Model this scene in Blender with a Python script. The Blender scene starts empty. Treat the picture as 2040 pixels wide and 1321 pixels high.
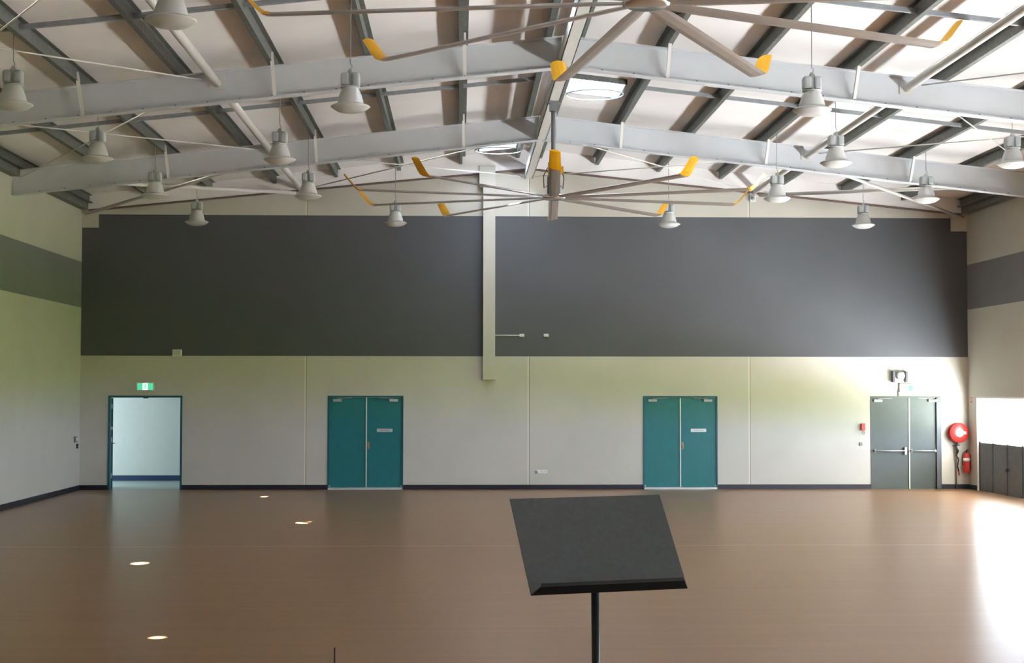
import bpy, bmesh, math, random
from mathutils import Vector, Matrix
random.seed(4)
scene = bpy.context.scene
COL = scene.collection
PI = math.pi

# ---------------------------------------------------------------- camera
cam_data = bpy.data.cameras.new('camera')
cam = bpy.data.objects.new('camera', cam_data)
COL.objects.link(cam)
F_PX, YAW, PITCH, ROLL = 3083.87, 0.0335, 0.0381, 0.0009
cam_data.sensor_fit = 'HORIZONTAL'
cam_data.sensor_width = 36.0
cam_data.lens = F_PX / 2040.0 * 36.0
cam_data.clip_start = 0.05
cam_data.clip_end = 500
cam.matrix_world = (Matrix.Translation((-1.5407, 0.0, 2.2162)) @ Matrix.Rotation(-YAW, 4, 'Z')
                    @ Matrix.Rotation(PI / 2 + PITCH, 4, 'X') @ Matrix.Rotation(ROLL, 4, 'Z'))
scene.camera = cam

# ---------------------------------------------------------------- light
SUN_DIR = Vector((-4.95, -0.20, -7.58)).normalized()      # the way the sunlight travels
world = bpy.data.worlds.new('sky')
scene.world = world
world.use_nodes = True
bg = world.node_tree.nodes['Background']
bg.inputs['Color'].default_value = (0.74, 0.86, 1.0, 1)
bg.inputs['Strength'].default_value = 5.0

def lamp(name, kind, energy, loc, direction, color=(1, 1, 1), size=None, angle=None, spread=None):
    d = bpy.data.lights.new(name, kind)
    d.energy = energy
    d.color = color
    if size:
        d.shape = 'RECTANGLE'
        d.size, d.size_y = size
    if angle is not None:
        d.angle = angle
    if spread is not None:
        d.spread = spread
    o = bpy.data.objects.new(name, d)
    COL.objects.link(o)
    o.location = loc
    dv = Vector(direction)
    up = 'Y'
    o.rotation_euler = dv.to_track_quat('-Z', up).to_euler()
    o['kind'] = 'helper'
    return o

SUN_E = 30.0
lamp('sun', 'SUN', SUN_E, (30, 20, 40), SUN_DIR, (1.0, 0.96, 0.88), angle=math.radians(0.53))
# daylight thrown up by the sunlit paving outside the right-hand openings
pav = lamp('paving_daylight', 'AREA', 2150.0, (11.9, 17.0, 0.06), (0, 0, 1), (0.82, 0.91, 1.0), size=(3.0, 36.0))
# daylight at the end of the passage behind the open door
lamp('passage_daylight', 'AREA', 21.0, (-12.6, 36.65, 1.5), (1, 0, 0), (0.74, 0.90, 1.0), size=(2.4, 2.6))

scene.view_settings.view_transform = 'Standard'
scene.view_settings.look = 'None'
scene.view_settings.gamma = 1.0
scene.view_settings.use_curve_mapping = False
scene.view_settings.exposure = 2.66
scene.cycles.use_denoising = True
scene.cycles.max_bounces = 10
scene.cycles.diffuse_bounces = 7
scene.cycles.glossy_bounces = 4
scene.cycles.sample_clamp_indirect = 6.0
scene.cycles.caustics_reflective = False
scene.cycles.caustics_refractive = False

# ---------------------------------------------------------------- materials
def nodes_of(name):
    m = bpy.data.materials.new(name)
    m.use_nodes = True
    return m, m.node_tree.nodes, m.node_tree.links

def mat(name, color, rough=0.6, metal=0.0, noise=0.08, nscale=6.0, bump=0.0, bscale=40.0, emit=None, estr=0.0, coat=0.0):
    m, N, L = nodes_of(name)
    b = N['Principled BSDF']
    b.inputs['Roughness'].default_value = rough
    b.inputs['Metallic'].default_value = metal
    b.inputs['Coat Weight'].default_value = coat
    geo = N.new('ShaderNodeNewGeometry')
    nz = N.new('ShaderNodeTexNoise')
    nz.inputs['Scale'].default_value = nscale
    nz.inputs['Detail'].default_value = 4
    L.new(geo.outputs['Position'], nz.inputs['Vector'])
    mr = N.new('ShaderNodeMapRange')
    mr.inputs[1].default_value = 0.3
    mr.inputs[2].default_value = 0.7
    mr.inputs[3].default_value = 1 - noise
    mr.inputs[4].default_value = 1 + noise
    L.new(nz.outputs['Fac'], mr.inputs[0])
    vm = N.new('ShaderNodeVectorMath')
    vm.operation = 'SCALE'
    vm.inputs[0].default_value = color[:3]
    L.new(mr.outputs[0], vm.inputs['Scale'])
    L.new(vm.outputs[0], b.inputs['Base Color'])
    if bump:
        n2 = N.new('ShaderNodeTexNoise')
        n2.inputs['Scale'].default_value = bscale
        L.new(geo.outputs['Position'], n2.inputs['Vector'])
        bp = N.new('ShaderNodeBump')
        bp.inputs['Strength'].default_value = bump
        bp.inputs['Distance'].default_value = 0.02
        L.new(n2.outputs['Fac'], bp.inputs['Height'])
        L.new(bp.outputs[0], b.inputs['Normal'])
    if emit:
        b.inputs['Emission Color'].default_value = (*emit, 1)
        b.inputs['Emission Strength'].default_value = estr
    return m

class G:
    """tiny helper to write maths on node sockets"""
    def __init__(s, N, L): s.N, s.L = N, L
    def m(s, op, a, b=None, c=None):
        n = s.N.new('ShaderNodeMath'); n.operation = op
        for i, v in enumerate((a, b, c)):
            if v is None: continue
            if isinstance(v, (int, float)): n.inputs[i].default_value = v
            else: s.L.new(v, n.inputs[i])
        return n.outputs[0]
    def between(s, v, a, b): return s.m('MULTIPLY', s.m('GREATER_THAN', v, a), s.m('LESS_THAN', v, b))
    def mix(s, f, a, b):
        n = s.N.new('ShaderNodeMix'); n.data_type = 'RGBA'
        s.L.new(f, n.inputs[0])
        for i, v in ((6, a), (7, b)):
            if isinstance(v, tuple): n.inputs[i].default_value = (*v, 1)
            else: s.L.new(v, n.inputs[i])
        return n.outputs[2]

CREAM = (0.56, 0.545, 0.485)
CHARCOAL = (0.088, 0.093, 0.104)
MIDGREY = (0.200, 0.206, 0.214)

def wall_material(name, mode):
    m, N, L = nodes_of(name)
    g = G(N, L)
    b = N['Principled BSDF']
    b.inputs['Roughness'].default_value = 0.55
    geo = N.new('ShaderNodeNewGeometry')
    sep = N.new('ShaderNodeSeparateXYZ')
    L.new(geo.outputs['Position'], sep.inputs[0])
    X, Y, Z = sep.outputs
    if mode == 'back':
        ax = g.m('ABSOLUTE', X)
        band = g.between(Z, 2.985, 6.15)
        notch = g.m('MULTIPLY', g.m('GREATER_THAN', ax, 9.63), g.m('GREATER_THAN', Z, 5.85))
        band = g.m('MULTIPLY', band, g.m('SUBTRACT', 1.0, notch))
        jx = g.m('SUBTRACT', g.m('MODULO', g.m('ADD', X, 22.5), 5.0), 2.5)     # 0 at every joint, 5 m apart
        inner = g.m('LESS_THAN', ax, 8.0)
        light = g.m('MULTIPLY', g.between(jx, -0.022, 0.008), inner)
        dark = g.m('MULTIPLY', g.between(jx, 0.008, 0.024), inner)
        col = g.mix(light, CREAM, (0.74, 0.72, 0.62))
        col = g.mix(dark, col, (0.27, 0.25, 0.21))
        col = g.mix(band, col, CHARCOAL)
    else:
        band = g.between(Z, 4.06, 5.08)
        cr = g.m('MULTIPLY', band, 1.0)
        n = N.new('ShaderNodeRGB'); n.outputs[0].default_value = (*CREAM, 1)
        col = g.mix(cr, n.outputs[0], MIDGREY)
    nz = N.new('ShaderNodeTexNoise')
    nz.inputs['Scale'].default_value = 0.9
    nz.inputs['Detail'].default_value = 6
    L.new(geo.outputs['Position'], nz.inputs['Vector'])
    mr = N.new('ShaderNodeMapRange')
    mr.inputs[1].default_value = 0.3; mr.inputs[2].default_value = 0.7
    mr.inputs[3].default_value = 0.96; mr.inputs[4].default_value = 1.04
    L.new(nz.outputs['Fac'], mr.inputs[0])
    vm = N.new('ShaderNodeVectorMath'); vm.operation = 'SCALE'
    L.new(col, vm.inputs[0]); L.new(mr.outputs[0], vm.inputs['Scale'])
    L.new(vm.outputs[0], b.inputs['Base Color'])
    n2 = N.new('ShaderNodeTexNoise'); n2.inputs['Scale'].default_value = 60
    L.new(geo.outputs['Position'], n2.inputs['Vector'])
    bp = N.new('ShaderNodeBump'); bp.inputs['Strength'].default_value = 0.15; bp.inputs['Distance'].default_value = 0.01
    L.new(n2.outputs['Fac'], bp.inputs['Height']); L.new(bp.outputs[0], b.inputs['Normal'])
    return m

def floor_material():
    m, N, L = nodes_of('polished_timber_floor')
    g = G(N, L)
    b = N['Principled BSDF']
    geo = N.new('ShaderNodeNewGeometry')
    sep = N.new('ShaderNodeSeparateXYZ')
    L.new(geo.outputs['Position'], sep.inputs[0])
    X, Y, Z = sep.outputs
    br = N.new('ShaderNodeTexBrick')
    br.offset = 0.37
    br.inputs['Color1'].default_value = (0.265, 0.138, 0.064, 1)
    br.inputs['Color2'].default_value = (0.305, 0.162, 0.078, 1)
    br.inputs['Mortar'].default_value = (0.20, 0.11, 0.06, 1)
    br.inputs['Scale'].default_value = 1.0
    br.inputs['Mortar Size'].default_value = 0.0015
    br.inputs['Brick Width'].default_value = 1.9
    br.inputs['Row Height'].default_value = 0.13
    L.new(geo.outputs['Position'], br.inputs['Vector'])
    # grain, stretched along the boards
    mp = N.new('ShaderNodeMapping')
    mp.inputs['Scale'].default_value = (0.8, 14.0, 1.0)
    L.new(geo.outputs['Position'], mp.inputs['Vector'])
    nz = N.new('ShaderNodeTexNoise'); nz.inputs['Scale'].default_value = 2.0; nz.inputs['Detail'].default_value = 8
    L.new(mp.outputs[0], nz.inputs['Vector'])
    mr = N.new('ShaderNodeMapRange')
    mr.inputs[1].default_value = 0.3; mr.inputs[2].default_value = 0.7
    mr.inputs[3].default_value = 0.93; mr.inputs[4].default_value = 1.07
    L.new(nz.outputs['Fac'], mr.inputs[0])
    vm = N.new('ShaderNodeVectorMath'); vm.operation = 'SCALE'
    L.new(br.outputs['Color'], vm.inputs[0]); L.new(mr.outputs[0], vm.inputs['Scale'])
    seam = g.between(Y, 22.17, 22.23)                       # pale seam across the hall
    col = g.mix(g.m('MULTIPLY', seam, 0.55), vm.outputs[0], (0.62, 0.55, 0.47))
    L.new(col, b.inputs['Base Color'])
    r2 = N.new('ShaderNodeMapRange')
    r2.inputs[1].default_value = 0.3; r2.inputs[2].default_value = 0.7
    r2.inputs[3].default_value = 0.28; r2.inputs[4].default_value = 0.31
    L.new(nz.outputs['Fac'], r2.inputs[0])
    L.new(r2.outputs[0], b.inputs['Roughness'])
    b.inputs['IOR'].default_value = 1.5
    return m

M = {}
M['floor'] = floor_material()
M['wall_back'] = wall_material('painted_gable_wall', 'back')
M['wall_side'] = wall_material('painted_side_wall', 'side')
M['wall_plain'] = mat('plain_cream_paint', CREAM, 0.6, noise=0.03, nscale=1.5)
M['lining'] = mat('white_roof_lining', (0.83, 0.815, 0.82), 0.6, noise=0.03, nscale=1.2, bump=0.25, bscale=5)
M['skirt'] = mat('navy_skirting', (0.011, 0.012, 0.022), 0.4, noise=0.1)
M['rafter'] = mat('pale_blue_grey_steel_paint', (0.62, 0.645, 0.685), 0.5, noise=0.03, nscale=3)
M['white_steel'] = mat('off_white_steel_paint', (0.66, 0.655, 0.63), 0.45, noise=0.03)
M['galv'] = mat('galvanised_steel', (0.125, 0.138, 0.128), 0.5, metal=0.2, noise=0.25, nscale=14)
M['bridge'] = mat('galvanised_bridging', (0.28, 0.30, 0.325), 0.5, metal=0.2, noise=0.12, nscale=10)
M['teal'] = mat('teal_door_paint', (0.010, 0.165, 0.178), 0.4, noise=0.06)
M['teal_dark'] = mat('dark_teal_frame_paint', (0.012, 0.105, 0.135), 0.4, noise=0.06)
M['door_grey'] = mat('grey_door_paint', (0.070, 0.086, 0.082), 0.4, noise=0.05)
M['door_grey_dark'] = mat('dark_grey_frame_paint', (0.085, 0.095, 0.11), 0.4, noise=0.05)
M['astragal'] = mat('pale_meeting_strip', (0.62, 0.68, 0.63), 0.4, noise=0.03)
M['alu'] = mat('brushed_aluminium', (0.62, 0.63, 0.63), 0.35, metal=0.6, noise=0.04)
M['brass'] = mat('tarnished_brass', (0.40, 0.27, 0.15), 0.4, metal=0.5, noise=0.05)
M['sill'] = mat('aluminium_threshold', (0.60, 0.63, 0.64), 0.4, metal=0.3, noise=0.05)
M['blade'] = mat('fan_blade_aluminium', (0.33, 0.295, 0.28), 0.4, metal=0.3, noise=0.05)
M['yellow'] = mat('safety_yellow_plastic', (0.80, 0.40, 0.012), 0.4, noise=0.04)
M['fan_grey'] = mat('fan_motor_grey', (0.22, 0.235, 0.25), 0.45, noise=0.06)
M['chrome'] = mat('bright_hub_metal', (0.75, 0.75, 0.76), 0.2, metal=0.9, noise=0.02)
M['shade'] = mat('white_enamel_lamp', (0.56, 0.565, 0.56), 0.35, noise=0.02)
M['ballast'] = mat('pale_grey_ballast_case', (0.42, 0.45, 0.46), 0.4, noise=0.04)
M['cable'] = mat('grey_cable', (0.30, 0.31, 0.31), 0.5, noise=0.05)
M['black'] = mat('black_powder_coat', (0.018, 0.018, 0.020), 0.45, noise=0.1, bump=0.0)
M['desk'] = mat('black_textured_desk', (0.150, 0.155, 0.175), 0.8, noise=0.08, nscale=60)
M['red'] = mat('fire_red_paint', (0.62, 0.045, 0.040), 0.35, noise=0.05)
M['white'] = mat('white_plastic', (0.78, 0.78, 0.75), 0.4, noise=0.02)
M['panel_grey'] = mat('grey_folding_panel', (0.125, 0.145, 0.165), 0.45, noise=0.12, nscale=9)
M['panel_edge'] = mat('dark_panel_edge', (0.020, 0.022, 0.026), 0.5, noise=0.05)
M['stage'] = mat('dark_stage_boards', (0.10, 0.07, 0.05), 0.5, noise=0.15)
M['concrete'] = mat('pale_concrete_paving', (0.46, 0.45, 0.42), 0.9, noise=0.06, nscale=0.7)
M['grass'] = mat('mown_grass', (0.16, 0.23, 0.06), 0.9, noise=0.25, nscale=3)
M['passage_floor'] = mat('pale_vinyl_floor', (0.36, 0.42, 0.42), 0.3, noise=0.04)
M['passage_wall'] = mat('passage_pale_paint', (0.68, 0.70, 0.66), 0.6, noise=0.02)
M['passage_skirt'] = mat('passage_navy_skirting', (0.022, 0.045, 0.115), 0.4, noise=0.05)
M['green_lit'] = mat('lit_green_sign_face', (0.1, 0.6, 0.35), 0.5, emit=(0.10, 0.80, 0.42), estr=0.11)
M['white_lit'] = mat('lit_white_sign_face', (0.9, 0.95, 0.9), 0.5, emit=(0.80, 1.0, 0.90), estr=0.20)
M['sign_green'] = mat('printed_green', (0.10, 0.42, 0.27), 0.5, noise=0.02)
M['edge_red'] = mat('dull_red_brown_edge', (0.16, 0.10, 0.09), 0.6, noise=0.1)
M['rubber'] = mat('black_hose_rubber', (0.03, 0.028, 0.030), 0.6, noise=0.1)
M['hose_metal'] = mat('dull_valve_metal', (0.26, 0.24, 0.24), 0.4, metal=0.5, noise=0.1)

def translucent():
    m, N, L = nodes_of('opal_skylight_sheet')
    N.remove(N['Principled BSDF'])
    t = N.new('ShaderNodeBsdfTranslucent'); t.inputs[0].default_value = (0.62, 0.68, 0.80, 1)
    d = N.new('ShaderNodeBsdfDiffuse'); d.inputs[0].default_value = (0.7, 0.7, 0.72, 1)
    mx = N.new('ShaderNodeMixShader'); mx.inputs[0].default_value = 0.45
    L.new(t.outputs[0], mx.inputs[1]); L.new(d.outputs[0], mx.inputs[2])
    L.new(mx.outputs[0], N['Material Output'].inputs[0])
    return m
M['opal'] = translucent()

# ---------------------------------------------------------------- mesh helpers
class MB:
    def __init__(s): s.v, s.f, s.sm, s.mi, s.cur = [], [], [], [], 0
    def add(s, vs, fs, smooth=False):
        o = len(s.v)
        s.v += [tuple(v) for v in vs]
        s.f += [[i + o for i in f] for f in fs]
        s.sm += [smooth] * len(fs)
        s.mi += [s.cur] * len(fs)
        return s
    def box(s, x0, x1, y0, y1, z0, z1):
        vs = [(x, y, z) for z in (z0, z1) for y in (y0, y1) for x in (x0, x1)]
        return s.add(vs, [(0, 2, 3, 1), (4, 5, 7, 6), (0, 1, 5, 4), (2, 6, 7, 3), (0, 4, 6, 2), (1, 3, 7, 5)])
    def bar(s, a, b, w, h=None, up=(0, 0, 1)):
        """rectangular bar from a to b"""
        h = h or w
        a, b = Vector(a), Vector(b)
        d = (b - a).normalized(); u = Vector(up)
        r = d.cross(u)
        if r.length < 1e-4: r = d.cross(Vector((1, 0, 0)))
        r.normalize(); u = r.cross(d)
        vs = [p + r * w / 2 * i + u * h / 2 * j for p in (a, b) for i, j in ((-1, -1), (1, -1), (1, 1), (-1, 1))]
        return s.add(vs, [(3, 2, 1, 0), (4, 5, 6, 7), (0, 1, 5, 4), (1, 2, 6, 5), (2, 3, 7, 6), (3, 0, 4, 7)])
    def tube(s, pts, r, n=12, caps=True):
        pts = [Vector(p) for p in pts]
        rs = r if isinstance(r, (list, tuple)) else [r] * len(pts)
        ref = None; rings = []
        for i, p in enumerate(pts):
            d = (pts[min(i + 1, len(pts) - 1)] - pts[max(i - 1, 0)]).normalized()
            if ref is None:
                ref = d.cross(Vector((0, 0, 1)))
                if ref.length < 1e-3: ref = d.cross(Vector((1, 0, 0)))
            ref = (ref - d * ref.dot(d)).normalized()
            q = d.cross(ref)
            rings.append([p + (ref * math.cos(2 * PI * k / n) + q * math.sin(2 * PI * k / n)) * rs[i] for k in range(n)])
        vs = [v for ring in rings for v in ring]
        fs = [(i * n + k, i * n + (k + 1) % n, (i + 1) * n + (k + 1) % n, (i + 1) * n + k) for i in range(len(pts) - 1) for k in range(n)]
        s.add(vs, fs, True)
        if caps:
            s.add(rings[0], [list(range(n))[::-1]]); s.add(rings[-1], [list(range(n))])
        return s
    def lathe(s, prof, n=24, c=(0, 0, 0), mtx=None, smooth=True):
        """profile of (r, z), closed where r is 0"""
        vs = []
        for r, z in prof:
            vs += [Vector((r * math.cos(2 * PI * k / n), r * math.sin(2 * PI * k / n), z)) for k in range(n)]
        if mtx: vs = [mtx @ v for v in vs]
        vs = [v + Vector(c) for v in vs]
        fs = [(i * n + k, i * n + (k + 1) % n, (i + 1) * n + (k + 1) % n, (i + 1) * n + k) for i in range(len(prof) - 1) for k in range(n)]
        return s.add(vs, fs, smooth)
    def prism(s, poly, axis, a, b):
        """polygon (2-D) extruded along an axis; poly is in the other two axes in order"""
        def mk(p, t):
            return {'x': (t, p[0], p[1]), 'y': (p[0], t, p[1]), 'z': (p[0], p[1], t)}[axis]
        n = len(poly)
        vs = [mk(p, a) for p in poly] + [mk(p, b) for p in poly]
        fs = [list(range(n))[::-1], [i + n for i in range(n)]] + [(i, (i + 1) % n, (i + 1) % n + n, i + n) for i in range(n)]
        return s.add(vs, fs)
    def build(s, name, m, parent=None, bevel=0.0, loc=None):
        me = bpy.data.meshes.new(name)
        me.from_pydata(s.v, [], s.f)
        for p, k, q in zip(me.polygons, s.sm, s.mi): p.use_smooth, p.material_index = k, q
        bm = bmesh.new(); bm.from_mesh(me)
        bmesh.ops.remove_doubles(bm, verts=bm.verts, dist=1e-6)
        bmesh.ops.recalc_face_normals(bm, faces=bm.faces)
        bm.to_mesh(me); bm.free()
        for q in (m if isinstance(m, list) else [m]): me.materials.append(q)
        o = bpy.data.objects.new(name, me)
        COL.objects.link(o)
        if parent: o.parent = parent
        if loc: o.location = loc
        if bevel:
            md = o.modifiers.new('edge', 'BEVEL'); md.width = bevel; md.segments = 2; md.limit_method = 'ANGLE'
        return o

def tag(o, label=None, cat=None, group=None, kind=None):
    if label: o['label'] = label
    if cat: o['category'] = cat
    if group: o['group'] = group
    if kind: o['kind'] = kind
    return o
def thing(name, loc, label, cat, group=None, rz=0.0):
    o = bpy.data.objects.new(name, None)
    COL.objects.link(o); o.location = loc; o.rotation_euler = (0, 0, rz)
    o.empty_display_size = 0.2
    return tag(o, label, cat, group)
def root(name, loc):
    o = bpy.data.objects.new(name, None); COL.objects.link(o); o.location = loc
    return tag(o, kind='structure')
def copy_tree(o, parent=None):
    c = o.copy(); COL.objects.link(c)
    if parent: c.parent = parent
    for ch in list(o.children): copy_tree(ch, c)
    return c
def wall_boxes(mb, u0, u1, z0, z1, holes, put):
    """fill u0..u1 x z0..z1 except the holes (ua, ub, za, zb)"""
    us = sorted({u0, u1, *[h[0] for h in holes], *[h[1] for h in holes]})
    zs = sorted({z0, z1, *[h[2] for h in holes], *[h[3] for h in holes]})
    for a, b in zip(us, us[1:]):
        for c, d in zip(zs, zs[1:]):
            mu, mz = (a + b) / 2, (c + d) / 2
            if any(h[0] < mu < h[1] and h[2] < mz < h[3] for h in holes): continue
            put(mb, a, b, c, d)

# ---------------------------------------------------------------- main measures (metres)
YB = 34.83                       # face of the gable wall
YF = -3.0                        # wall behind the stage
R0, R1, R2 = 16.11, 22.77, 29.43
ZT, ZBOT, SL = 7.467, 6.999, 0.111   # rafter top and bottom at the ridge, roof slope
ROOF = ZT + 0.20                 # underside of the lining at the ridge
def zroof(x): return ROOF - SL * abs(x)

# ---------------------------------------------------------------- the setting
MB().box(-10.3, 10.3, YF - .3, YB + .2, -0.2, 0).build('floor', M['floor'])['kind'] = 'structure'

DOORS = [(-9.378, -7.735, 0, 2.095), (-4.503, -2.81, 0, 2.095), (2.584, 4.271, 0, 2.095), (7.757, 9.369, 0, 2.095)]
mb = MB()
wall_boxes(mb, -10.0, 10.0, 0, 2.095, DOORS, lambda m, a, b, c, d: m.box(a, b, YB, YB + 0.2, c, d))
mb.prism([(-10.0, 2.095), (10.0, 2.095), (10.0, zroof(10) - .002), (0, ROOF - .002), (-10.0, zroof(10) - .002)], 'y', YB, YB + 0.2)
mb.build('wall_back', M['wall_back'])['kind'] = 'structure'

MB().box(-10.2, -10, YF, YB + .2, 0, zroof(10) - .002).build('wall_left', M['wall_side'])['kind'] = 'structure'

WIN = [(29.70, 34.25, 0.0, 2.09)] + [(a, a + 5.2, 1.09, 2.09) for a in (0.9, 6.6, 12.3, 18.0, 23.7)]
mb = MB()
wall_boxes(mb, YF, YB + .2, 0, 2.09, WIN, lambda m, a, b, c, d: m.box(10, 10.18, a, b, c, d))
mb.box(10, 10.18, YF, YB + .2, 2.09, zroof(10) - .002)
mb.build('wall_right', M['wall_side'])['kind'] = 'structure'
mb = MB(); mb.prism([(-10.2, 0), (10.2, 0), (10.2, zroof(10.2)), (0, ROOF), (-10.2, zroof(10.2))], 'y', YF - .2, YF)
mb.build('wall_front', M['wall_plain'])['kind'] = 'structure'

# roof lining with the skylight openings
SKY = [(0.30, 1.30, 26.15, 27.45), (-1.16, -0.30, 32.55, 33.85), (-1.30, -0.30, 19.62, 20.47), (0.30, 1.30, 13.7, 14.9)]
mb = MB()
def put_roof(m, a, b, c, d):     # a..b in x, c..d in y
    vs = [(x, y, zroof(x) + t) for t in (0, 0.06) for y in (c, d) for x in (a, b)]
    m.add(vs, [(0, 2, 3, 1), (4, 5, 7, 6), (0, 1, 5, 4), (2, 6, 7, 3), (0, 4, 6, 2), (1, 3, 7, 5)])
for s0, s1 in ((-10.6, 0.0), (0.0, 10.6)):
    wall_boxes(mb, s0, s1, YF - .3, YB + .3, [h for h in SKY if s0 <= h[0] < s1], put_roof)
mb.build('ceiling', M['lining'])['kind'] = 'structure'

# baseboards
mb = MB()
xs = [-10.0] + [v for d in DOORS for v in (d[0], d[1])] + [10.0]
for a, b in zip(xs[0::2], xs[1::2]): mb.box(a, b, YB - .014, YB, 0, 0.105)
mb.build('baseboard_back', M['skirt'])['kind'] = 'structure'
MB().box(-10, -9.986, YF, YB - .014, 0, 0.105).build('baseboard_left', M['skirt'])['kind'] = 'structure'
MB().box(9.986, 10, 34.25, YB - .014, 0, 0.105).box(9.986, 10, YF, 29.7, 0, .105).build('baseboard_right', M['skirt'])['kind'] = 'structure'
# pale head and jamb trim of the big opening in the right wall
MB().box(9.985, 10.18, 29.70, 34.25, 2.05, 2.09).box(9.985, 10.18, 34.21, 34.25, 0, 2.05).box(9.985, 10.18, 29.70, 29.74, 0, 2.05) \
    .build('trim_1', M['white'])['kind'] = 'structure'
# corner pads where the dark band steps down
for k, s in ((2, -1), (3, 1)):
    MB().box(min(s * 9.63, s * 10), max(s * 9.63, s * 10), YB - .03, YB, 5.85, 6.30).build('trim_%d' % k, M['wall_plain'])['kind'] = 'structure'

# lining turned down in front of the top of the gable wall, and its dark edge
mb = MB(); mb.prism([(-9.83, 7.225 - 9.83 * .1), (0, 7.225), (9.83, 7.225 - 9.83 * .1), (9.83, zroof(9.83) - .003), (0, ROOF - .003), (-9.83, zroof(9.83) - .003)], 'y', YB - .16, YB - .002)
mb.build('trim_4', M['lining'])['kind'] = 'structure'
mb = MB(); mb.prism([(-9.83, 7.20 - 9.83 * .1), (0, 7.20), (9.83, 7.20 - 9.83 * .1), (9.83, 7.2245 - 9.83 * .1), (0, 7.2245), (-9.83, 7.2245 - 9.83 * .1)], 'y', YB - .17, YB - .002)
mb.build('trim_5', M['edge_red'])['kind'] = 'structure'

# outside
MB().box(10.18, 17.5, -12, 48, -0.25, -0.02).build('paving_outside', M['concrete'])['kind'] = 'structure'
MB().box(17.5, 120, -60, 120, -0.3, -0.05).build('ground_outside', M['grass'])['kind'] = 'structure'

# passage behind the open door
MB().box(-13.0, -5.2, YB + .2, 38.45, -0.2, 0).build('floor_passage', M['passage_floor'])['kind'] = 'structure'
MB().box(-13.0, -5.2, 38.35, 38.5, 0, 2.7).build('wall_passage_back', M['passage_wall'])['kind'] = 'structure'
MB().box(-13.0, -5.2, 38.335, 38.35, 0, 0.13).build('baseboard_passage', M['passage_skirt'])['kind'] = 'structure'
MB().box(-5.2, -5.0, YB + .2, 38.5, 0, 2.7).build('wall_passage_right', M['passage_wall'])['kind'] = 'structure'
MB().box(-13.2, -13.0, YB + .2, 38.5, 0, 2.7).build('wall_passage_left', M['passage_wall'])['kind'] = 'structure'
MB().box(-13.0, -10.2, YB + .0, YB + .2, 0, 2.7).build('wall_passage_front', M['passage_wall'])['kind'] = 'structure'
MB().box(-13.2, -5.0, YB + .2, 38.5, 2.7, 2.8).build('ceiling_passage', M['passage_wall'])['kind'] = 'structure'
# unseen slabs added behind the closed doors to stop sky light leaking through
for k, D in enumerate(DOORS[1:]):
    MB().box(D[0] + .001, D[1] - .001, YB + .14, YB + .2, 0, 2.094).build('light_stop_behind_door_%d' % (k + 2), M['wall_plain'])['kind'] = 'structure'
# unseen awning added over the right-hand openings to keep direct sun off the floor
MB().box(10.18, 11.45, YF, YB + .2, 2.32, 2.38).build('added_sun_awning', M['white_steel'])['kind'] = 'structure'

# ---------------------------------------------------------------- doors of the gable wall
def frame_mb(w, h, d=0.14, t=0.045):
    return MB().box(0, t, 0, d, 0, h).box(w - t, w, 0, d, 0, h).box(t, w - t, 0, d, h - t, h)

# door_1: open double door, both leaves swung back into the passage
x0, x1 = DOORS[0][0], DOORS[0][1]; w = x1 - x0
d1 = root('door_1', (x0, YB - .012, 0))
frame_mb(w, 2.095).build('door_frame', M['teal_dark'], d1)
lf = MB().bar((0.045, .215, 1.025), (-.145, 1.0, 1.025), .044, 2.03).build('door_leaf', M['teal_dark'], d1)
MB().tube([(-.115, .93, 1.0), (-.05, .94, 1.0), (-.03, .82, 1.0)], .011).build('door_handle', M['alu'], lf)
mb = MB()
for z in (0.25, 1.05, 1.8): mb.box(0.03, 0.052, 0.125, 0.205, z, z + .11)
mb.build('hinge', M['alu'], d1)
MB().box(0.045, 0.090, 0.06, 0.085, 1.33, 1.40).build('strike_plate', M['alu'], d1)
lf = MB().bar((w - .045, .215, 1.025), (w + .1, 1.0, 1.025), .044, 2.03).build('door_leaf', M['teal_dark'], d1)
MB().tube([(w + .07, .93, 1.0), (w + .0, .93, 1.0), (w - .02, .82, 1.0)], .011).build('door_handle', M['alu'], lf)
MB().box(w / 2 - .05, w / 2 + .05, .03, .1, 2.033, 2.052).build('door_stop', M['black'], d1)

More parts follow.
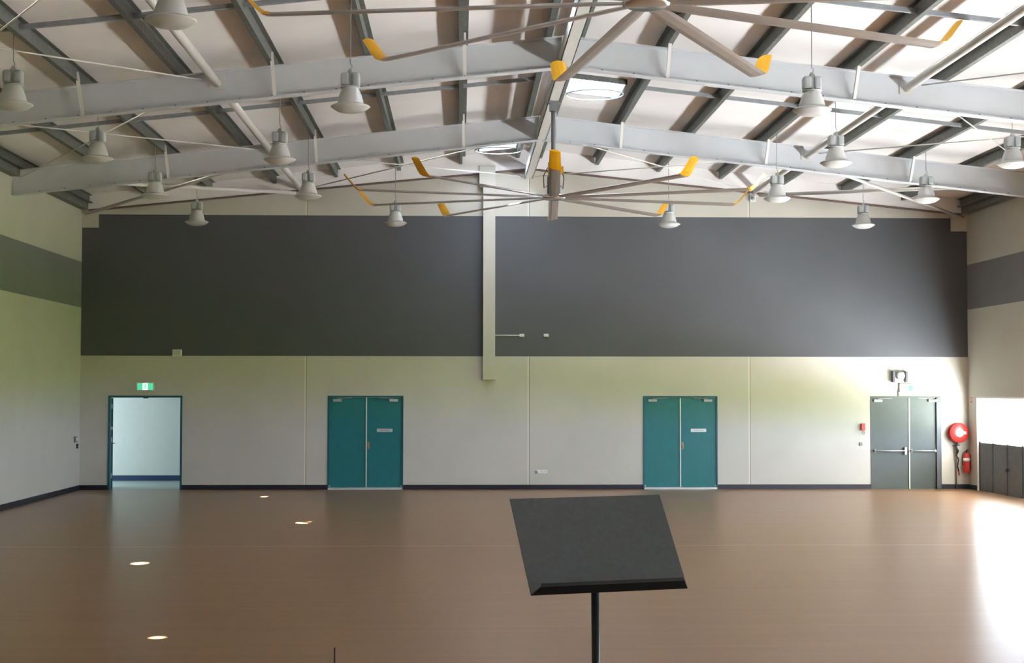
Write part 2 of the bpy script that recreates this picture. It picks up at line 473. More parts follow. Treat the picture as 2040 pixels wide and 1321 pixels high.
def double_door(name, D, leaf_m, frame_m, split, kind):
    x0, x1 = D[0], D[1]; w = x1 - x0
    r = root(name, (x0, YB - .012, 0))
    frame_mb(w, 2.095, 0.14, 0.03 if kind == 'teal' else 0.04).build('door_frame', frame_m, r)
    t = .032 if kind == 'teal' else .042
    m = split * w
    b = .05 if kind == 'teal' else .001
    for k, (a, c) in enumerate(((t, m - .013), (m + .013, w - t))):
        leaf = MB().box(a, c, .025, .065, b, 2.058).build('door_leaf', leaf_m, r)
        ca = a + .09 if k == 0 else c - .09 - .19
        if kind == 'grey': ca = a + .03 if k == 0 else c - .05 - .2
        cl = MB().box(ca, ca + .19, -.035, .025, 1.965, 2.022).build('door_closer', M['white'] if kind == 'grey' else M['ballast'], leaf, .006)
        MB().bar((ca + .1, -.005, 2.035), (ca + (.42 if k == 0 else -.22), .012, 2.05), .018, .01).build('closer_arm', M['ballast'], cl)
        if kind == 'teal':
            MB().box((a if k == 0 else c - .03), (a + .03 if k == 0 else c), .018, .025, .06, .09).build('door_bolt', M['white'], leaf)
        else:
            pa, pb = (a + .03, c - .09) if k == 0 else (a + .01, c - .09)
            pb_ = MB().tube([(pa, -.055, .86), (pb, -.055, .86)], .016).box(pa, pa + .03, -.055, .026, .835, .885)
            pb_.box(pb - .02, pb + .02, -.06, .026, .78, .94) if k == 0 else pb_.box(pb - .03, pb, -.055, .026, .835, .885)
            pb_.build('push_bar', M['alu'], leaf)
    MB().box(m - .013, m + .013, .008, .06, b, 2.055).build('meeting_strip', M['astragal'], r)
    if kind == 'teal':
        leaf = [c for c in r.children if c.name.startswith('door_leaf')][-1]
        s = MB().box(m + .235, m + .585, .017, .025, 1.285, 1.358).build('door_sign', M['alu'], leaf, .003)
        MB().box(m + .30, m + .52, .0155, .017, 1.308, 1.334).build('sign_plate', M['ballast'], s)
        MB().box(m + .025, m + .07, .014, .025, .90, 1.06).build('lock_plate', M['brass'], leaf, .003)
        MB().lathe([(0, 0), (.028, 0), (.03, .02), (.02, .045), (0, .05)], 16, (m + .048, .014, .955), Matrix.Rotation(PI / 2, 4, 'X')).build('door_knob', M['brass'], leaf)
        MB().box(.02, w - .02, -.05, .14, 0, .045).build('door_threshold', M['sill'], r)
    else:
        MB().box(w - .115, w - .04, -.035, .02, 0.0, 2.055).build('door_jamb', M['door_grey_dark'], r)
    return r
double_door('door_2', DOORS[1], M['teal'], M['teal_dark'], .512, 'teal')
double_door('door_3', DOORS[2], M['teal'], M['teal_dark'], .502, 'teal')
double_door('door_4', DOORS[3], M['door_grey'], M['door_grey'], .548, 'grey')

# ---------------------------------------------------------------- folding panels in the right-hand opening
fd = thing('folding_door', (10.03, 29.75, 0), 'row of waist-high dark grey folding panels in the bright opening of the right wall', 'folding door')
pw = (34.20 - 29.75) / 5
for i in range(5):
    p = MB().box(0, .045, i * pw + .012, (i + 1) * pw - .012, .001, 1.07).build('door_panel', M['panel_grey'], fd, .004)
    MB().box(-.012, .05, i * pw - .001 + (.02 if i == 0 else 0), i * pw + .035, .001, 1.095).build('panel_stile', M['panel_edge'], p)
    if i in (1, 3):
        MB().box(-.05, 0, i * pw - .05, i * pw + .02, .50, .58).build('panel_bolt', M['panel_edge'], p, .006)
MB().box(-.012, .05, 5 * pw - .035, 5 * pw, .001, 1.095).build('end_stile', M['panel_edge'], fd)

# ---------------------------------------------------------------- roof steel
def rafter(y, label):
    r = thing('roof_rafter', (0, y, 0), label, 'beam', 'white steel roof rafters')
    for s, nm in ((-1, 'left_half'), (1, 'right_half')):
        mb = MB()
        def seg(x, z): return (s * x, z - SL * x)
        zt, zb = ZT, ZBOT
        mb.prism([seg(0, zt), seg(9.995, zt), seg(9.995, zb), seg(0, zb)], 'y', -.006, .006)
        mb.prism([seg(0, zt), seg(9.995, zt), seg(9.995, zt - .016), seg(0, zt - .016)], 'y', -.095, .095)
        mb.prism([seg(0, zb + .016), seg(9.995, zb + .016), seg(9.995, zb), seg(0, zb)], 'y', -.095, .095)
        # bolt heads along the flange edges
        mb.cur = 1
        for k in range(20):
            x = .55 + k * .47
            mb.box(s * x - .012, s * x + .012, -.088, -.064, zb - SL * x + .016, zb - SL * x + .030)
        mb.build('rafter_beam', [M['rafter'], M['galv']], r)
    mb = MB().box(-.045, .045, -.1, -.006, ZBOT + .01, ZT + .0).box(-.045, .045, .006, .1, ZBOT + .01, ZT)
    mb.build('apex_plate', M['white_steel'], r)
    for s in (-1, 1):
        for x in (1.5, 4.29, 7.08):
            zt, zb = ZT - SL * x, ZBOT - SL * x
            MB().bar((s * x, -.07, zb + .02), (s * (x + .01), -.42, zt + .12), .055, .012, up=(1, 0, 0)) \
                .bar((s * x + .02, -.07, zb + .02), (s * (x + .01) + .02, -.42, zt + .12), .012, .05, up=(1, 0, 0)).build('fly_brace', M['white_steel'], r)
    return r
rafter(R2, 'far white steel roof rafter, the one further back behind the hanging fan')
rafter(R1, 'near white steel roof rafter, the wider one spanning the top of the view')
rafter(R0, 'white steel roof rafter above the near fan, mostly out of view')

PX = [0.22, 1.5, 2.88, 4.29, 5.66, 7.08, 8.45, 9.80]
ordn = ['next to the ridge', 'second from the ridge', 'third from the ridge', 'fourth from the ridge', 'fifth from the ridge', 'sixth from the ridge', 'second from the side wall', 'tight along the side wall']
for s, side in ((-1, 'left'), (1, 'right')):
    for i, x in enumerate(PX):
        zb = ZT - SL * x + .001; zt = zb + .197; t = .006; fw = .07
        mb = MB()
        # Z section: web, top flange, bottom flange with lips
        mb.box(s * x - t / 2, s * x + t / 2, YF, YB - .175, zb, zt - .008)
        a, b = (s * x, s * x - s * fw)
        mb.box(min(a, b), max(a, b), YF, YB - .175, zt - .024, zt - .018)
        fo = -1 if i == 7 else 1
        a, b = (s * x, s * x + fo * s * fw)
        mb.box(min(a, b), max(a, b), YF, YB - .175, zb, zb + t)
        mb.box(b - t / 2, b + t / 2, YF, YB - .175, zb, zb + .02)
        if i == 7:      # the eaves member is deeper between the rafters
            for ya, yb in ((YF, R0 - .12), (R0 + .12, R1 - .12), (R1 + .12, R2 - .12), (R2 + .12, YB - .175)):
                mb.box(min(s * 9.83, s * 9.997), max(s * 9.83, s * 9.997), ya, yb, 6.235, zb + .02)
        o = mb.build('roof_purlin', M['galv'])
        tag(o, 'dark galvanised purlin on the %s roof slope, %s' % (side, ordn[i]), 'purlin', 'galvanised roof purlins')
    for y, w_ in ((19.44, 'above the near fan'), (26.10, 'between the two rafters'), (32.13, 'behind the far rafter')):
        mb = MB(); xa = 1.5 if (s > 0 and abs(y - 26.1) < .1) else .24
        mb.prism([(s * xa, ZT + .115 - SL * xa), (s * 9.8, ZT + .115 - SL * 9.8), (s * 9.8, ZT + .055 - SL * 9.8), (s * xa, ZT + .055 - SL * xa)], 'y', y - .003, y + .003)
        mb.prism([(s * xa, ZT + .061 - SL * xa), (s * 9.8, ZT + .061 - SL * 9.8), (s * 9.8, ZT + .055 - SL * 9.8), (s * xa, ZT + .055 - SL * xa)], 'y', y, y + .06)
        tag(mb.build('purlin_bridging', M['bridge']), 'thin grey bridging strip on the %s roof slope, %s' % (side, w_), 'bridging', 'purlin bridging strips')

# ridge strut, one length per bay
for a, b, w_ in ((R0, R1, 'nearest bay'), (R1, R2, 'bay of the far fan, between the rafters'), (R2, YB, 'last bay before the end wall')):
    mb = MB().box(-.09, .09, a + .1, b - (.1 if b < YB else .003), ZBOT, ZBOT + .012).box(-.09, -.078, a + .1, b - (.1 if b < YB else .003), ZBOT, ZBOT + .2) \
        .box(.078, .09, a + .1, b - (.1 if b < YB else .003), ZBOT, ZBOT + .2).box(-.09, .09, a + .1, b - (.1 if b < YB else .003), ZBOT + .19, ZBOT + .2)
    tag(mb.build('ridge_strut', M['white_steel']), 'white box strut along the ridge in the %s' % w_, 'strut', 'ridge struts')

# round struts between rafters at mid slope
ZP = 6.73
for s, side in ((-1, 'left'), (1, 'right')):
    for a, b, w_ in ((R0, R1, 'nearest bay'), (R1, R2, 'middle bay'), (R2, YB, 'last bay before the end wall')):
        x = s * 5.12
        b2 = b - .007 if b < YB else b - .004
        p = thing('round_strut', (x, a, ZP), 'white round steel strut at mid slope on the %s, %s' % (side, w_), 'strut', 'round roof struts')
        MB().tube([(0, .012, 0), (0, b2 - a, 0)], .062, 16).build('strut_tube', M['white_steel'], p)
        for yy in (.02, b2 - a - .012):
            MB().box(-.11, .11, yy - .007, yy + .007, -.09, .09).build('end_plate', M['white_steel'], p)

def rod(a, b, r, label, name='bracing_rod', cat='bracing rod', group='thin roof bracing rods'):
    a, b = Vector(a), Vector(b)
    o = thing(name, a, label, cat, group)
    MB().tube([(0, 0, 0), b - a], r, 10).build('rod', M['white_steel'], o)
    d = (b - a).normalized()
    MB().tube([d * .25, d * .45], r * 1.9, 8).build('turnbuckle', M['white_steel'], o)
zr = lambda x: ZT - .09 - SL * abs(x)
for s, side in ((-1, 'left'), (1, 'right')):
    for a, b, w_ in ((R0, R1, 'nearest bay'), (R1, R2, 'middle bay')):
        rod((s * 9.85, a + .02, zr(9.85)), (s * 5.35, b - .01, zr(5.35)), .011, 'bracing rod, %s slope, %s, rising away from the side wall' % (side, w_))
        rod((s * 5.35, a + .01, zr(5.35) - .05), (s * 9.85, b - .01, zr(9.85) - .05), .011, 'bracing rod, %s slope, %s, running back to the side wall' % (side, w_))
    cb = thing('cross_brace', (s * 9.8, R2, 6), 'crossed white tube braces in the %s corner bay before the end wall' % side, 'brace', 'crossed tube braces')
    for pa, pb, rr in (((s * 9.8, R2 + .12, zr(9.8) - .06), (s * 5.25, YB - .06, ZP - .08), .040), ((s * 5.3, R2 + .12, ZP - .14), (s * 9.9, YB - .06, zr(9.9) - .12), .034)):
        o_ = Vector((s * 9.8, R2, 6))
        MB().tube([Vector(pa) - o_, Vector(pb) - o_], rr, 12).build('brace_tube', M['white_steel'], cb)
    rod((s * .15, R2 + .01, ZBOT + .12), (s * 5.0, YB - .01, ZP + .02), .013, 'thin white rod beside the far fan, running out to the end wall, %s slope' % side)
    rod((s * 5.0, R2 + .01, ZP), (s * .15, YB - .01, ZBOT + .06), .011, 'thin white rod behind the far fan, rising back to the ridge, %s slope' % side)

# skylights
for i, (a, b, c, d) in enumerate(SKY):
    ym = {0: 26.36, 1: 32.75, 2: 20.27, 3: 14.27}[i]; xm = {0: .89, 1: -.55, 2: -.57, 3: .80}[i]
    lb = ['bright skylight right of the ridge, with a wire ring below it', 'bright skylight left of the ridge, partly hidden by the far rafter',
          'skylight left of the ridge above the near fan', 'skylight right of the ridge near the stage'][i]
    s = thing('skylight', ((a + b) / 2, (c + d) / 2, 0), lb, 'skylight', 'roof skylights')
    ox, oy = (a + b) / 2, (c + d) / 2
    za, zb_ = zroof(a), zroof(b)
    mb = MB()
    for (p, q, u, v) in ((a, b, c, c + .03), (a, b, d - .03, d), (a, a + .03, c, d), (b - .03, b, c, d)):
        vs = [(x - ox, y - oy, zroof(x) + t) for t in (-.09, 0.16) for y in (u, v) for x in (p, q)]
        mb.add(vs, [(0, 2, 3, 1), (4, 5, 7, 6), (0, 1, 5, 4), (2, 6, 7, 3), (0, 4, 6, 2), (1, 3, 7, 5)])
    mb.build('skylight_curb', M['galv'], s)
    # opal sheet with a round gap that lets a pencil of sun through
    zc = .15
    hx, hy = xm - SUN_DIR.x / -SUN_DIR.z * 0, ym
    angs = sorted([2 * PI * k / 32 for k in range(32)] + [math.atan2(y - hy, x - hx) % (2 * PI) for x in (a, b) for y in (c, d)])
    n = len(angs); outer = []
    for an in angs:
        cx, cy = math.cos(an), math.sin(an)
        t = min(((b - hx) if cx > 0 else (a - hx)) / cx if abs(cx) > 1e-6 else 9, ((d - hy) if cy > 0 else (c - hy)) / cy if abs(cy) > 1e-6 else 9)
        outer.append((hx + cx * t, hy + cy * t))
    rr, el = ((.10, 2.3), (.055, 2.6), (.085, 1.7), (.04, 1.5))[i]
    inner = [(hx + rr * math.cos(q), hy + el * rr * math.sin(q)) for q in angs]
    cs = [(a, c), (b, c), (b, d), (a, d)]
    vs = [(x - ox, y - oy, zroof(x) + zc) for x, y in outer + inner]
    MB().add(vs, [(k, (k + 1) % n, n + (k + 1) % n, n + k) for k in range(n)]).build('opal_sheet', M['opal'], s)
    R_ = .5
    if i < 2: MB().tube([(R_ * math.cos(2 * PI * k / 28), R_ * math.sin(2 * PI * k / 28), zroof(ox) - .20) for k in range(29)], .012, 8, caps=False) \
        .tube([(-R_, 0, zroof(ox) - .20), (-R_ - .0, 0, zroof(ox) + .02)], .006, 6).tube([(R_, 0, zroof(ox) - .20), (R_, 0, zroof(ox) + .02)], .006, 6).build('wire_ring', M['cable'], s)

# ---------------------------------------------------------------- big fans
def blade_part(ang, r):
    """blade as a hollow-looking aerofoil bar; root at the hub, tip with a winglet, in fan space"""
    c, s_ = math.sin(ang), math.cos(ang)
    out = Vector((c, s_, 0)); side = Vector((s_, -c, 0)); up = Vector((0, 0, 1))
    pit = math.radians(9)
    sd = side * math.cos(pit) + up * math.sin(pit); nm = up * math.cos(pit) - side * math.sin(pit)
    prof = [(-.085, 0), (-.05, .017), (0, .026), (.05, .018), (.085, 0), (.045, -.008), (-.03, -.010)]
    n = len(prof)
    def ring(d, sc=1.0, rise=0.0): return [out * d + up * rise + sd * (p * sc) + nm * (q * sc) for p, q in prof]
    mb = MB()
    rings = [ring(.16, .75), ring(.5, 1), ring(r * .66, 1), ring(r, 1)]
    vs = [v for q in rings for v in q]
    mb.add(vs, [(i * n + k, i * n + (k + 1) % n, (i + 1) * n + (k + 1) % n, (i + 1) * n + k) for i in range(3) for k in range(n)])
    mb.add(rings[0], [list(range(n))]); mb.add(rings[-1], [list(range(n))])
    wg = MB()
    w_rings = [ring(r - .03, 1.08, 0.0), ring(r + .03, 1.08, 0.012), ring(r + .09, 1.05, .06), ring(r + .25, .92, .235)]
    vs = [v for q in w_rings for v in q]
    wg.add(vs, [(i * n + k, i * n + (k + 1) % n, (i + 1) * n + (k + 1) % n, (i + 1) * n + k) for i in range(3) for k in range(n)])
    wg.add(w_rings[0], [list(range(n))]); wg.add(w_rings[-1], [list(range(n))])
    return mb, wg

def big_fan(loc, a0, r, label):
    f = thing('ceiling_fan', loc, label, 'fan', 'large ten-blade ceiling fans')
    top = ZBOT - loc[2] - .001
    MB().tube([(0, 0, .62), (0, 0, top - .06)], .042, 16).build('down_rod', M['fan_grey'], f)
    MB().box(-.13, .13, -.09, .09, top - .03, top).box(-.07, .07, -.05, .05, top - .16, top - .03).build('ceiling_bracket', M['fan_grey'], f)
    MB().lathe([(0, .05), (.10, .05), (.11, .08), (.11, .34), (.09, .38), (0, .38)], 20).build('gear_motor', M['fan_grey'], f)
    m = MB().lathe([(0, .38), (.09, .38), (.095, .40), (.095, .58), (.06, .64), (0, .64)], 20).build('motor_cap', M['yellow'], f)
    MB().box(.09, .16, -.06, .06, .40, .52).build('terminal_box', M['yellow'], m, .006)
    MB().lathe([(0, -.03), (.16, -.03), (.20, -.01), (.20, .03), (.16, .05), (0, .05)], 28).build('hub', M['chrome'], f)
    MB().tube([(.13, 0, .45), (.17, 0, .33), (.15, 0, .15), (.11, 0, .2)], .008, 8).build('safety_cable', M['black'], f)
    MB().tube([(-.10, 0, .5), (-.17, 0, .36), (-.16, 0, .16), (-.11, 0, .2)], .008, 8).build('safety_cable', M['black'], f)
    for k in range(0):
        an = PI / 4 + k * PI / 2
        MB().tube([(.09 * math.cos(an), .09 * math.sin(an), .55), (1.25 * math.cos(an), 1.25 * math.sin(an) * .9, top + .18 - SL * 1.25 + .26 * 0)], .003, 6).build('guy_wire', M['cable'], f)
    for k in range(10):
        mb, wg = blade_part(a0 + k * PI / 5, r)
        b = mb.build('fan_blade', M['blade'], f)
        wg.build('winglet', M['yellow'], b)
    return f
big_fan((0.0, 25.45, 5.40), 0.055, 3.25, 'whole ten-blade ceiling fan with yellow winglets hanging before the end wall')
big_fan((0.0, 12.70, 5.43), -0.151, 3.24, 'near ceiling fan cut off by the top edge, only its lower blades showing')

# ---------------------------------------------------------------- pendant lights
def pendant(x, row, label):
    y = 14.93 + 4.515 * row; z = 5.74
    p = thing('pendant_light', (x, y, z), label, 'pendant light', 'white bell-shaped high-bay lights')
    top = ZT - SL * abs(x) - z
    MB().lathe([(.166, .085), (.160, .13), (.145, .18), (.125, .235), (.105, .275), (.095, .29), (0, .29)], 32) \
        .lathe([(.10, .285), (.125, .287), (.125, .297), (.06, .30)], 24).build('lamp_shade', M['shade'], p)
    MB().lathe([(.166, .085), (.20, .075), (.245, .055), (.250, .045), (.235, .035), (.20, .010), (.16, -.012), (.10, -.026), (0, -.03)], 32).build('lens_rim', M['shade'], p)
    mb = MB().box(-.118, -.016, -.085, .085, .305, .475).box(.016, .118, -.085, .085, .305, .475)
    h = mb.build('ballast_case', M['ballast'], p, .03)
    MB().lathe([(.05, .295), (.055, .36), (.05, .47), (.035, .50), (.02, .53), (0, .53)], 16).build('neck', M['ballast'], p)
    MB().tube([(0, 0, .52), (.018, 0, .545), (.018, 0, .575), (0, 0, .59), (0, 0, .61)], .006, 8).build('hook', M['cable'], p)
    MB().tube([(0, 0, .60), (0, 0, top)], .0065, 8).build('hanging_cable', M['cable'], p)
    return p
PL = [
 (-2.93, 1, 'white pendant light hanging left of the ridge below the winglet of the near fan'),
 (-4.34, 2, 'pendant light just below the near rafter, beside the left slanting round strut'),
 (-4.34, 3, 'pendant light just below the far rafter, beside the end of the left round strut'),
 (-2.93, 4, 'white pendant light left of the far fan post, overlapping the dark wall band'),
 (-7.14, 2, 'left white pendant light hanging low between the near and far rafters'),
 (-7.14, 3, 'left white pendant light crossing the lower edge of the far rafter'),
 (-7.14, 4, 'leftmost white pendant light hanging over the dark band of the end wall'),
 (-7.14, 1, 'white pendant light at the left edge, in front of the near rafter'),
 (-4.34, 0, 'largest white pendant light, cut off by the upper edge near the top left corner'),
 (2.93, 1, 'large white pendant light right of the ridge, in front of the near rafter'),
 (4.34, 2, 'white pendant light below the near rafter on the right, overlapping the far rafter'),
 (4.34, 3, 'right pendant light just below the far rafter, above the far fan right winglets'),
 (7.14, 4, 'rightmost white pendant light hanging over the dark band of the end wall'),
 (7.14, 3, 'outer right pendant light at the lower edge of the far rafter, near the corner'),
 (2.93, 4, 'white pendant light beside the lower right winglet of the far fan'),
 (7.14, 2, 'white pendant light at the right edge, in front of the far rafter')]
proto = None
for x, row, lb in PL:
    if proto is None or abs(abs(x) - abs(proto[0])) > .2:
        proto = (x, pendant(x, row, lb)); continue
    o = copy_tree(proto[1]); o['label'] = lb
    o.location = (x, 14.93 + 4.515 * row, 5.74)

# ---------------------------------------------------------------- fittings on the gable wall
mb = MB().box(-1.03, -.757, YB - .16, YB, 2.452, 6.80).box(-1.115, -.757, YB - .21, YB, 6.80, 7.26)
tag(mb.build('wall_duct', M['wall_plain'], None, .004), 'tall cream box duct running down the end wall over the dark band', 'duct')
c = thing('conduit_run', (-.757, YB, 3.458), 'thin white conduit running from the cream duct to a small box', 'conduit')
MB().tube([(0, -.014, 0), (.55, -.014, 0)], .012, 10).build('conduit', M['white'], c)
MB().box(.55, .66, -.05, 0, -.035, .035).build('junction_box', M['white'], c, .006)
tag(MB().box(.34, .45, YB - .05, YB, 3.425, 3.495).build('junction_box', M['white'], None, .006), 'small white socket box alone on the dark band right of the conduit', 'junction box')
o = thing('wall_speaker', (-7.85, YB, 2.975), 'small white wall box at the lower edge of the dark band, left part', 'speaker')
MB().box(-.10, .10, -.10, 0, 0, .15).build('case', M['white'], o, .01)
MB().box(-.08, .08, -.104, -.099, .02, .13).build('grille', M['wall_plain'], o)
o = thing('detector_box', (5.09, YB, 6.50), 'small square white box high on the end wall right of the fan', 'detector')
MB().box(-.07, .07, -.05, 0, 0, .14).build('case', M['white'], o, .008)
MB().lathe([(0, .05), (.035, .05), (.035, .0), (0, .0)], 14, (0, -.05, .07), Matrix.Rotation(PI / 2, 4, 'X')).build('lens', M['ballast'], o)
o = thing('power_outlet', (.16, YB, .36), 'low white double power outlet near the skirting, behind the music stand', 'power outlet')
MB().box(0, .26, -.012, 0, 0, .075).build('face_plate', M['white'], o, .003)
MB().box(-.012, .04, -.04, 0, -.004, .06).build('plug', M['hose_metal'], o, .004)
MB().box(.12, .15, -.018, -.012, .03, .05).box(.20, .23, -.018, -.012, .03, .05).build('switches', M['ballast'], o)

def man(mb, cx, cz, h, y0, y1):
    """running figure pictogram, flat relief"""
    k = h
    def q(pts): mb.prism([(cx + x * k, cz + z * k) for x, z in pts], 'y', y0, y1)
    n = 10
    q([(.08 + .09 * math.cos(2 * PI * i / n), .40 + .09 * math.sin(2 * PI * i / n)) for i in range(n)])
    q([(-.10, .26), (.10, .30), (.06, -.02), (-.08, -.04)])
    q([(.08, .28), (.26, .12), (.32, .16), (.10, .36)])
    q([(-.10, .27), (-.28, .10), (-.24, .05), (-.06, .20)])
    q([(.05, 0), (.20, -.18), (.14, -.45), (.06, -.42), (.10, -.20), (-.04, -.06)])
    q([(-.08, -.02), (-.12, -.22), (-.34, -.30), (-.32, -.38), (-.03, -.27), (.02, -.05)])
def exit_sign(x, z, w, h, label, kind):
    o = thing('exit_sign', (x, YB, z), label, 'exit sign', 'running man exit signs')
    MB().box(-.02, w + .02, -.055, 0, -.015, h + .02).build('sign_housing', M['white'], o, .006)
    f = MB().box(0, w, -.060, -.055, 0, h).build('sign_face', M['green_lit'] if kind == 1 else M['white_lit'], o)
    if kind == 1:
        MB().box(w * .33, w * .67, -.062, -.060, 0, h).build('door_symbol', M['white_lit'], f)
        mb = MB(); man(mb, w * .5, h * .5, h * .9, -.0635, -.062); mb.build('running_man', M['green_lit'], f)
    else:
        mb = MB(); man(mb, w * .28, h * .5, h * .92, -.0625, -.060); mb.build('running_man', M['sign_green'], f)
        MB().box(w * .58, w * .88, -.0625, -.060, h * .15, h * .85).build('door_symbol', M['sign_green'], f)
exit_sign(-8.725, 2.222, .345, .150, 'small lit green exit sign above the open doorway on the left', 1)
exit_sign(8.435, 2.195, .31, .165, 'white exit sign with green symbols above the grey double doors', 2)

o = thing('emergency_floodlight', (8.41, YB, 2.40), 'grey emergency floodlight on a bracket above the exit sign and grey doors', 'floodlight')
MB().box(-.17, -.12, -.13, 0, .01, .26).box(.12, .17, -.13, 0, .01, .26).build('side_bracket', M['door_grey_dark'], o, .004)
MB().box(-.12, .12, -.06, 0, .0, .245).build('case', M['ballast'], o, .01)
MB().lathe([(0, 0), (.085, 0), (.095, .02), (.095, .07), (.06, .10), (0, .10)], 20, (.01, -.06, .16), Matrix.Rotation(PI / 2, 4, 'X')).build('lamp_head', M['shade'], o)
o = thing('wall_cable', (8.395, YB, 2.10), 'short grey cable dropping from the floodlight to the grey door frame', 'cable')
MB().tube([(0, -.015, 0), (.0, -.015, .12), (.025, -.015, .2), (.02, -.015, .31)], .012, 8).build('cable', M['hose_metal'], o)

o = thing('fire_alarm_call_point', (7.575, YB, 1.30), 'red emergency handset box left of the grey double doors', 'alarm box')
MB().box(-.045, .045, -.07, 0, .02, .175).build('case', M['red'], o, .008)
MB().tube([(-.01, -.04, .02), (-.02, -.045, -.05), (.015, -.045, -.08), (.03, -.045, -.03), (.01, -.03, .0)], .006, 8).build('cord', M['hose_metal'], o)
o = thing('wall_switch', (7.50, YB, .975), 'small grey and white switch below the red box by the grey doors', 'switch')
MB().box(0, .045, -.03, 0, 0, .075).build('key_switch', M['hose_metal'], o, .004)
MB().box(.06, .12, -.012, 0, .01, .075).build('face_plate', M['white'], o, .003)

# hose reel
o = thing('fire_hose_reel', (9.725, YB, 0), 'round red fire hose reel with white centre in the right corner', 'hose reel')
rx = Matrix.Rotation(PI / 2, 4, 'X')
mb = MB().lathe([(0, .0), (.215, 0), (.222, .012), (.215, .024), (.10, .024), (0, .024)], 36, (0, -.05, 1.27), rx) \
    .lathe([(0, 0), (.215, 0), (.222, .012), (.215, .024), (.08, .03), (0, .03)], 36, (0, -.17, 1.27), rx)
rl = mb.build('reel_disc', M['red'], o)
MB().lathe([(.11, 0), (.19, 0), (.195, .05), (.19, .096), (.11, .096)], 32, (0, -.074, 1.27), rx).build('hose_coil', M['rubber'], o)
MB().lathe([(0, 0), (.095, 0), (.098, .008), (.085, .016), (0, .02)], 28, (0, -.20, 1.27), rx).build('centre_label', M['white'], rl)
MB().box(.09, .15, -.215, -.20, 1.24, 1.30).build('reel_tag', M['white'], rl)
MB().box(-.04, .04, -.05, 0, 1.15, 1.39).build('wall_bracket', M['hose_metal'], o)
MB().tube([(-.03, -.04, .0), (-.03, -.04, .62), (-.04, -.06, .82), (-.02, -.07, 1.02), (0, -.08, 1.1)], .016, 10).build('supply_pipe', M['hose_metal'], o)
mb = MB().lathe([(0, 0), (.03, 0), (.035, .04), (.03, .10), (0, .10)], 14, (-.035, -.06, .84)).tube([(-.12, -.06, .98), (.04, -.07, .99)], .012, 8).tube([(-.035, -.09, .70), (.02, -.12, .70)], .012, 8)
mb.build('stop_valve', M['hose_metal'], o)
MB().tube([(-.02, -.10, 1.05), (-.06, -.12, .96), (-.01, -.13, .86), (-.05, -.12, .76), (.0, -.12, .66), (-.02, -.10, .52), (.01, -.08, .40)], .017, 10).build('hanging_hose', M['rubber'], o)
MB().tube([(.01, -.08, .41), (.025, -.07, .35), (.03, -.07, .30)], [.014, .02, .01], 10).build('nozzle', M['red'], o)

# right wall: extinguisher and its sign
o = thing('fire_extinguisher', (9.91, 34.72, .37), 'red fire extinguisher hung low on the right wall beside the bright opening', 'fire extinguisher')
MB().lathe([(0, 0), (.068, 0), (.075, .02), (.075, .36), (.06, .42), (.025, .46), (0, .46)], 24).build('cylinder', M['red'], o)
MB().lathe([(.0762, .25), (.0765, .25), (.0765, .33), (.0762, .33)], 24).build('white_label', M['white'], o)
MB().tube([(0, 0, .45), (0, 0, .50)], .018, 10).bar((0, -.02, .505), (-.0, -.09, .53), .02, .012).build('valve_handle', M['black'], o)
MB().tube([(0, .02, .49), (-.07, .03, .44), (-.095, .02, .3), (-.09, .0, .16)], .009, 8).build('hose', M['rubber'], o)
MB().box(.076, .09, -.03, .03, .08, .40).build('wall_hook', M['hose_metal'], o)
o = thing('extinguisher_sign', (10, 34.60, 1.93), 'small red and white sign on the right wall above the fire extinguisher', 'sign')
MB().box(-.006, 0, -.07, .07, 0, .16).build('sign_plate', M['white'], o)
MB().box(-.008, -.006, -.055, .055, .012, .148).build('sign_face', M['red'], o)
MB().box(-.0095, -.008, -.018, .018, .05, .12).build('symbol', M['white'], o)

# left wall near the corner
o = thing('light_switch', (-10, 34.36, 1.05), 'dark switch box on the left wall close to the corner, upper one', 'switch')
MB().box(0, .05, -.08, .08, .02, .15).build('case', M['hose_metal'], o, .005)
MB().box(.05, .056, -.05, .05, .05, .12).build('rocker', M['white'], o)
o = thing('light_switch', (-10, 34.55, .93), 'small dark switch on the left wall close to the corner, lower one', 'switch')
MB().box(0, .04, -.04, .04, 0, .10).build('case', M['panel_edge'], o, .005)
MB().box(.04, .046, -.02, .02, .03, .07).build('rocker', M['ballast'], o)

# ---------------------------------------------------------------- stage, music stand, microphone stand
ST = 0.75
MB().box(-6, 6, YF, 6.0, 0, ST).build('floor_stage', M['stage'])['kind'] = 'structure'
ms = thing('music_stand', (-1.131, 4.66, ST), 'black music stand with an empty tilted desk, in front of the hall', 'music stand')
yaw, tau, roll, dw, dl = .225, .859, .013, .479, .341
Rv = Vector((math.cos(yaw), math.sin(yaw), 0)); Fw = Vector((-math.sin(yaw), math.cos(yaw), 0))
Uv = Fw * math.cos(tau) + Vector((0, 0, 1)) * math.sin(tau)
R2v = Rv * math.cos(roll) + Uv * math.sin(roll); U2v = Uv * math.cos(roll) - Rv * math.sin(roll)
Nv = R2v.cross(U2v)
C0 = Vector((-1.131, 4.61, 1.764)) - Vector((-1.131, 4.66, ST))
def P3(a, b, c): return C0 + R2v * a + U2v * b + Nv * c
hw, hl = dw / 2, dl / 2
def slab(mb, lo, hi, c0, c1):
    vs = [P3(a, b, c0) for a, b in lo] + [P3(a, b, c1) for a, b in hi]
    mb.add(vs, [(3, 2, 1, 0), (4, 5, 6, 7), (0, 1, 5, 4), (1, 2, 6, 5), (2, 3, 7, 6), (3, 0, 4, 7)])
sq = [(-hw, -hl), (hw, -hl), (hw, hl), (-hw, hl)]
mb = MB(); slab(mb, sq, sq, -.003, 0.0)
desk = mb.build('desk', M['desk'], ms)
mb = MB()
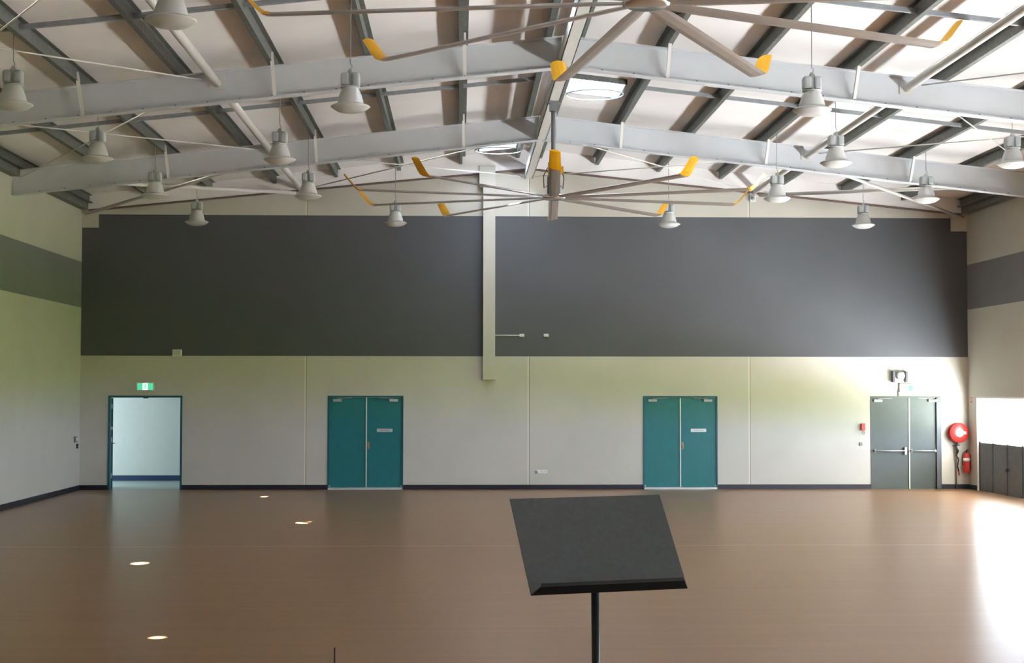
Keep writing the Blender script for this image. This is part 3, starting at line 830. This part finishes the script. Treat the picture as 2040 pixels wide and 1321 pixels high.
slab(mb, [(-hw, -hl - .003), (hw, -hl - .003), (hw, -hl), (-hw, -hl)], [(-hw + .022, -hl - .003), (hw - .022, -hl - .003), (hw - .022, -hl), (-hw + .022, -hl)], 0.0, .042)
slab(mb, [(-hw + .022, -hl), (hw - .022, -hl), (hw - .022, -hl + .007), (-hw + .022, -hl + .007)], [(-hw + .022, -hl), (hw - .022, -hl), (hw - .026, -hl + .009), (-hw + .026, -hl + .009)], .039, .042)
mb.build('ledge', M['black'], desk)
mb = MB(); slab(mb, [(-.05, -.05), (.05, -.05), (.05, .05), (-.05, .05)], [(-.05, -.05), (.05, -.05), (.05, .05), (-.05, .05)], -.02, -.003)
mb.tube([P3(0, 0, -.02), P3(0, -.01, -.05)], .016, 12)
mb.build('tilt_bracket', M['black'], ms)
pt = P3(0, -.01, -.045)
px, py = pt.x, pt.y
MB().tube([(px + .008, py, .06), (px + .004, py, .5), (px, py, pt.z + .01)], .0125, 16).build('upper_pole', M['black'], ms)
MB().tube([(px + .008, py, .10), (px + .006, py, .52)], .017, 16).tube([(px + .006, py, .50), (px + .006, py, .55)], .022, 16).build('lower_pole', M['black'], ms)
for k in range(3):
    an = .4 + k * 2 * PI / 3
    cx, cy = px + .008, py
    lg = MB().tube([(cx, cy, .30), (cx + .12 * math.cos(an), cy + .12 * math.sin(an), .22), (cx + .27 * math.cos(an), cy + .27 * math.sin(an), .015)], .009, 10).build('leg', M['black'], ms)
    MB().tube([(cx + .265 * math.cos(an), cy + .265 * math.sin(an), .02), (cx + .275 * math.cos(an), cy + .275 * math.sin(an), .0)], .013, 10).build('rubber_foot', M['rubber'], lg)

mc = thing('microphone_stand', (-1.78, 3.0, ST), 'thin black stand tip poking up at the bottom edge, left of the music stand', 'stand')
top = 1.723 - ST
MB().tube([(0, 0, .02), (0, 0, top - .1)], .006, 10).tube([(0, 0, top - .12), (0, 0, top)], .0014, 8).build('pole', M['black'], mc)
MB().lathe([(0, 0), (.12, 0), (.12, .012), (.02, .03), (0, .03)], 28).build('round_base', M['black'], mc)
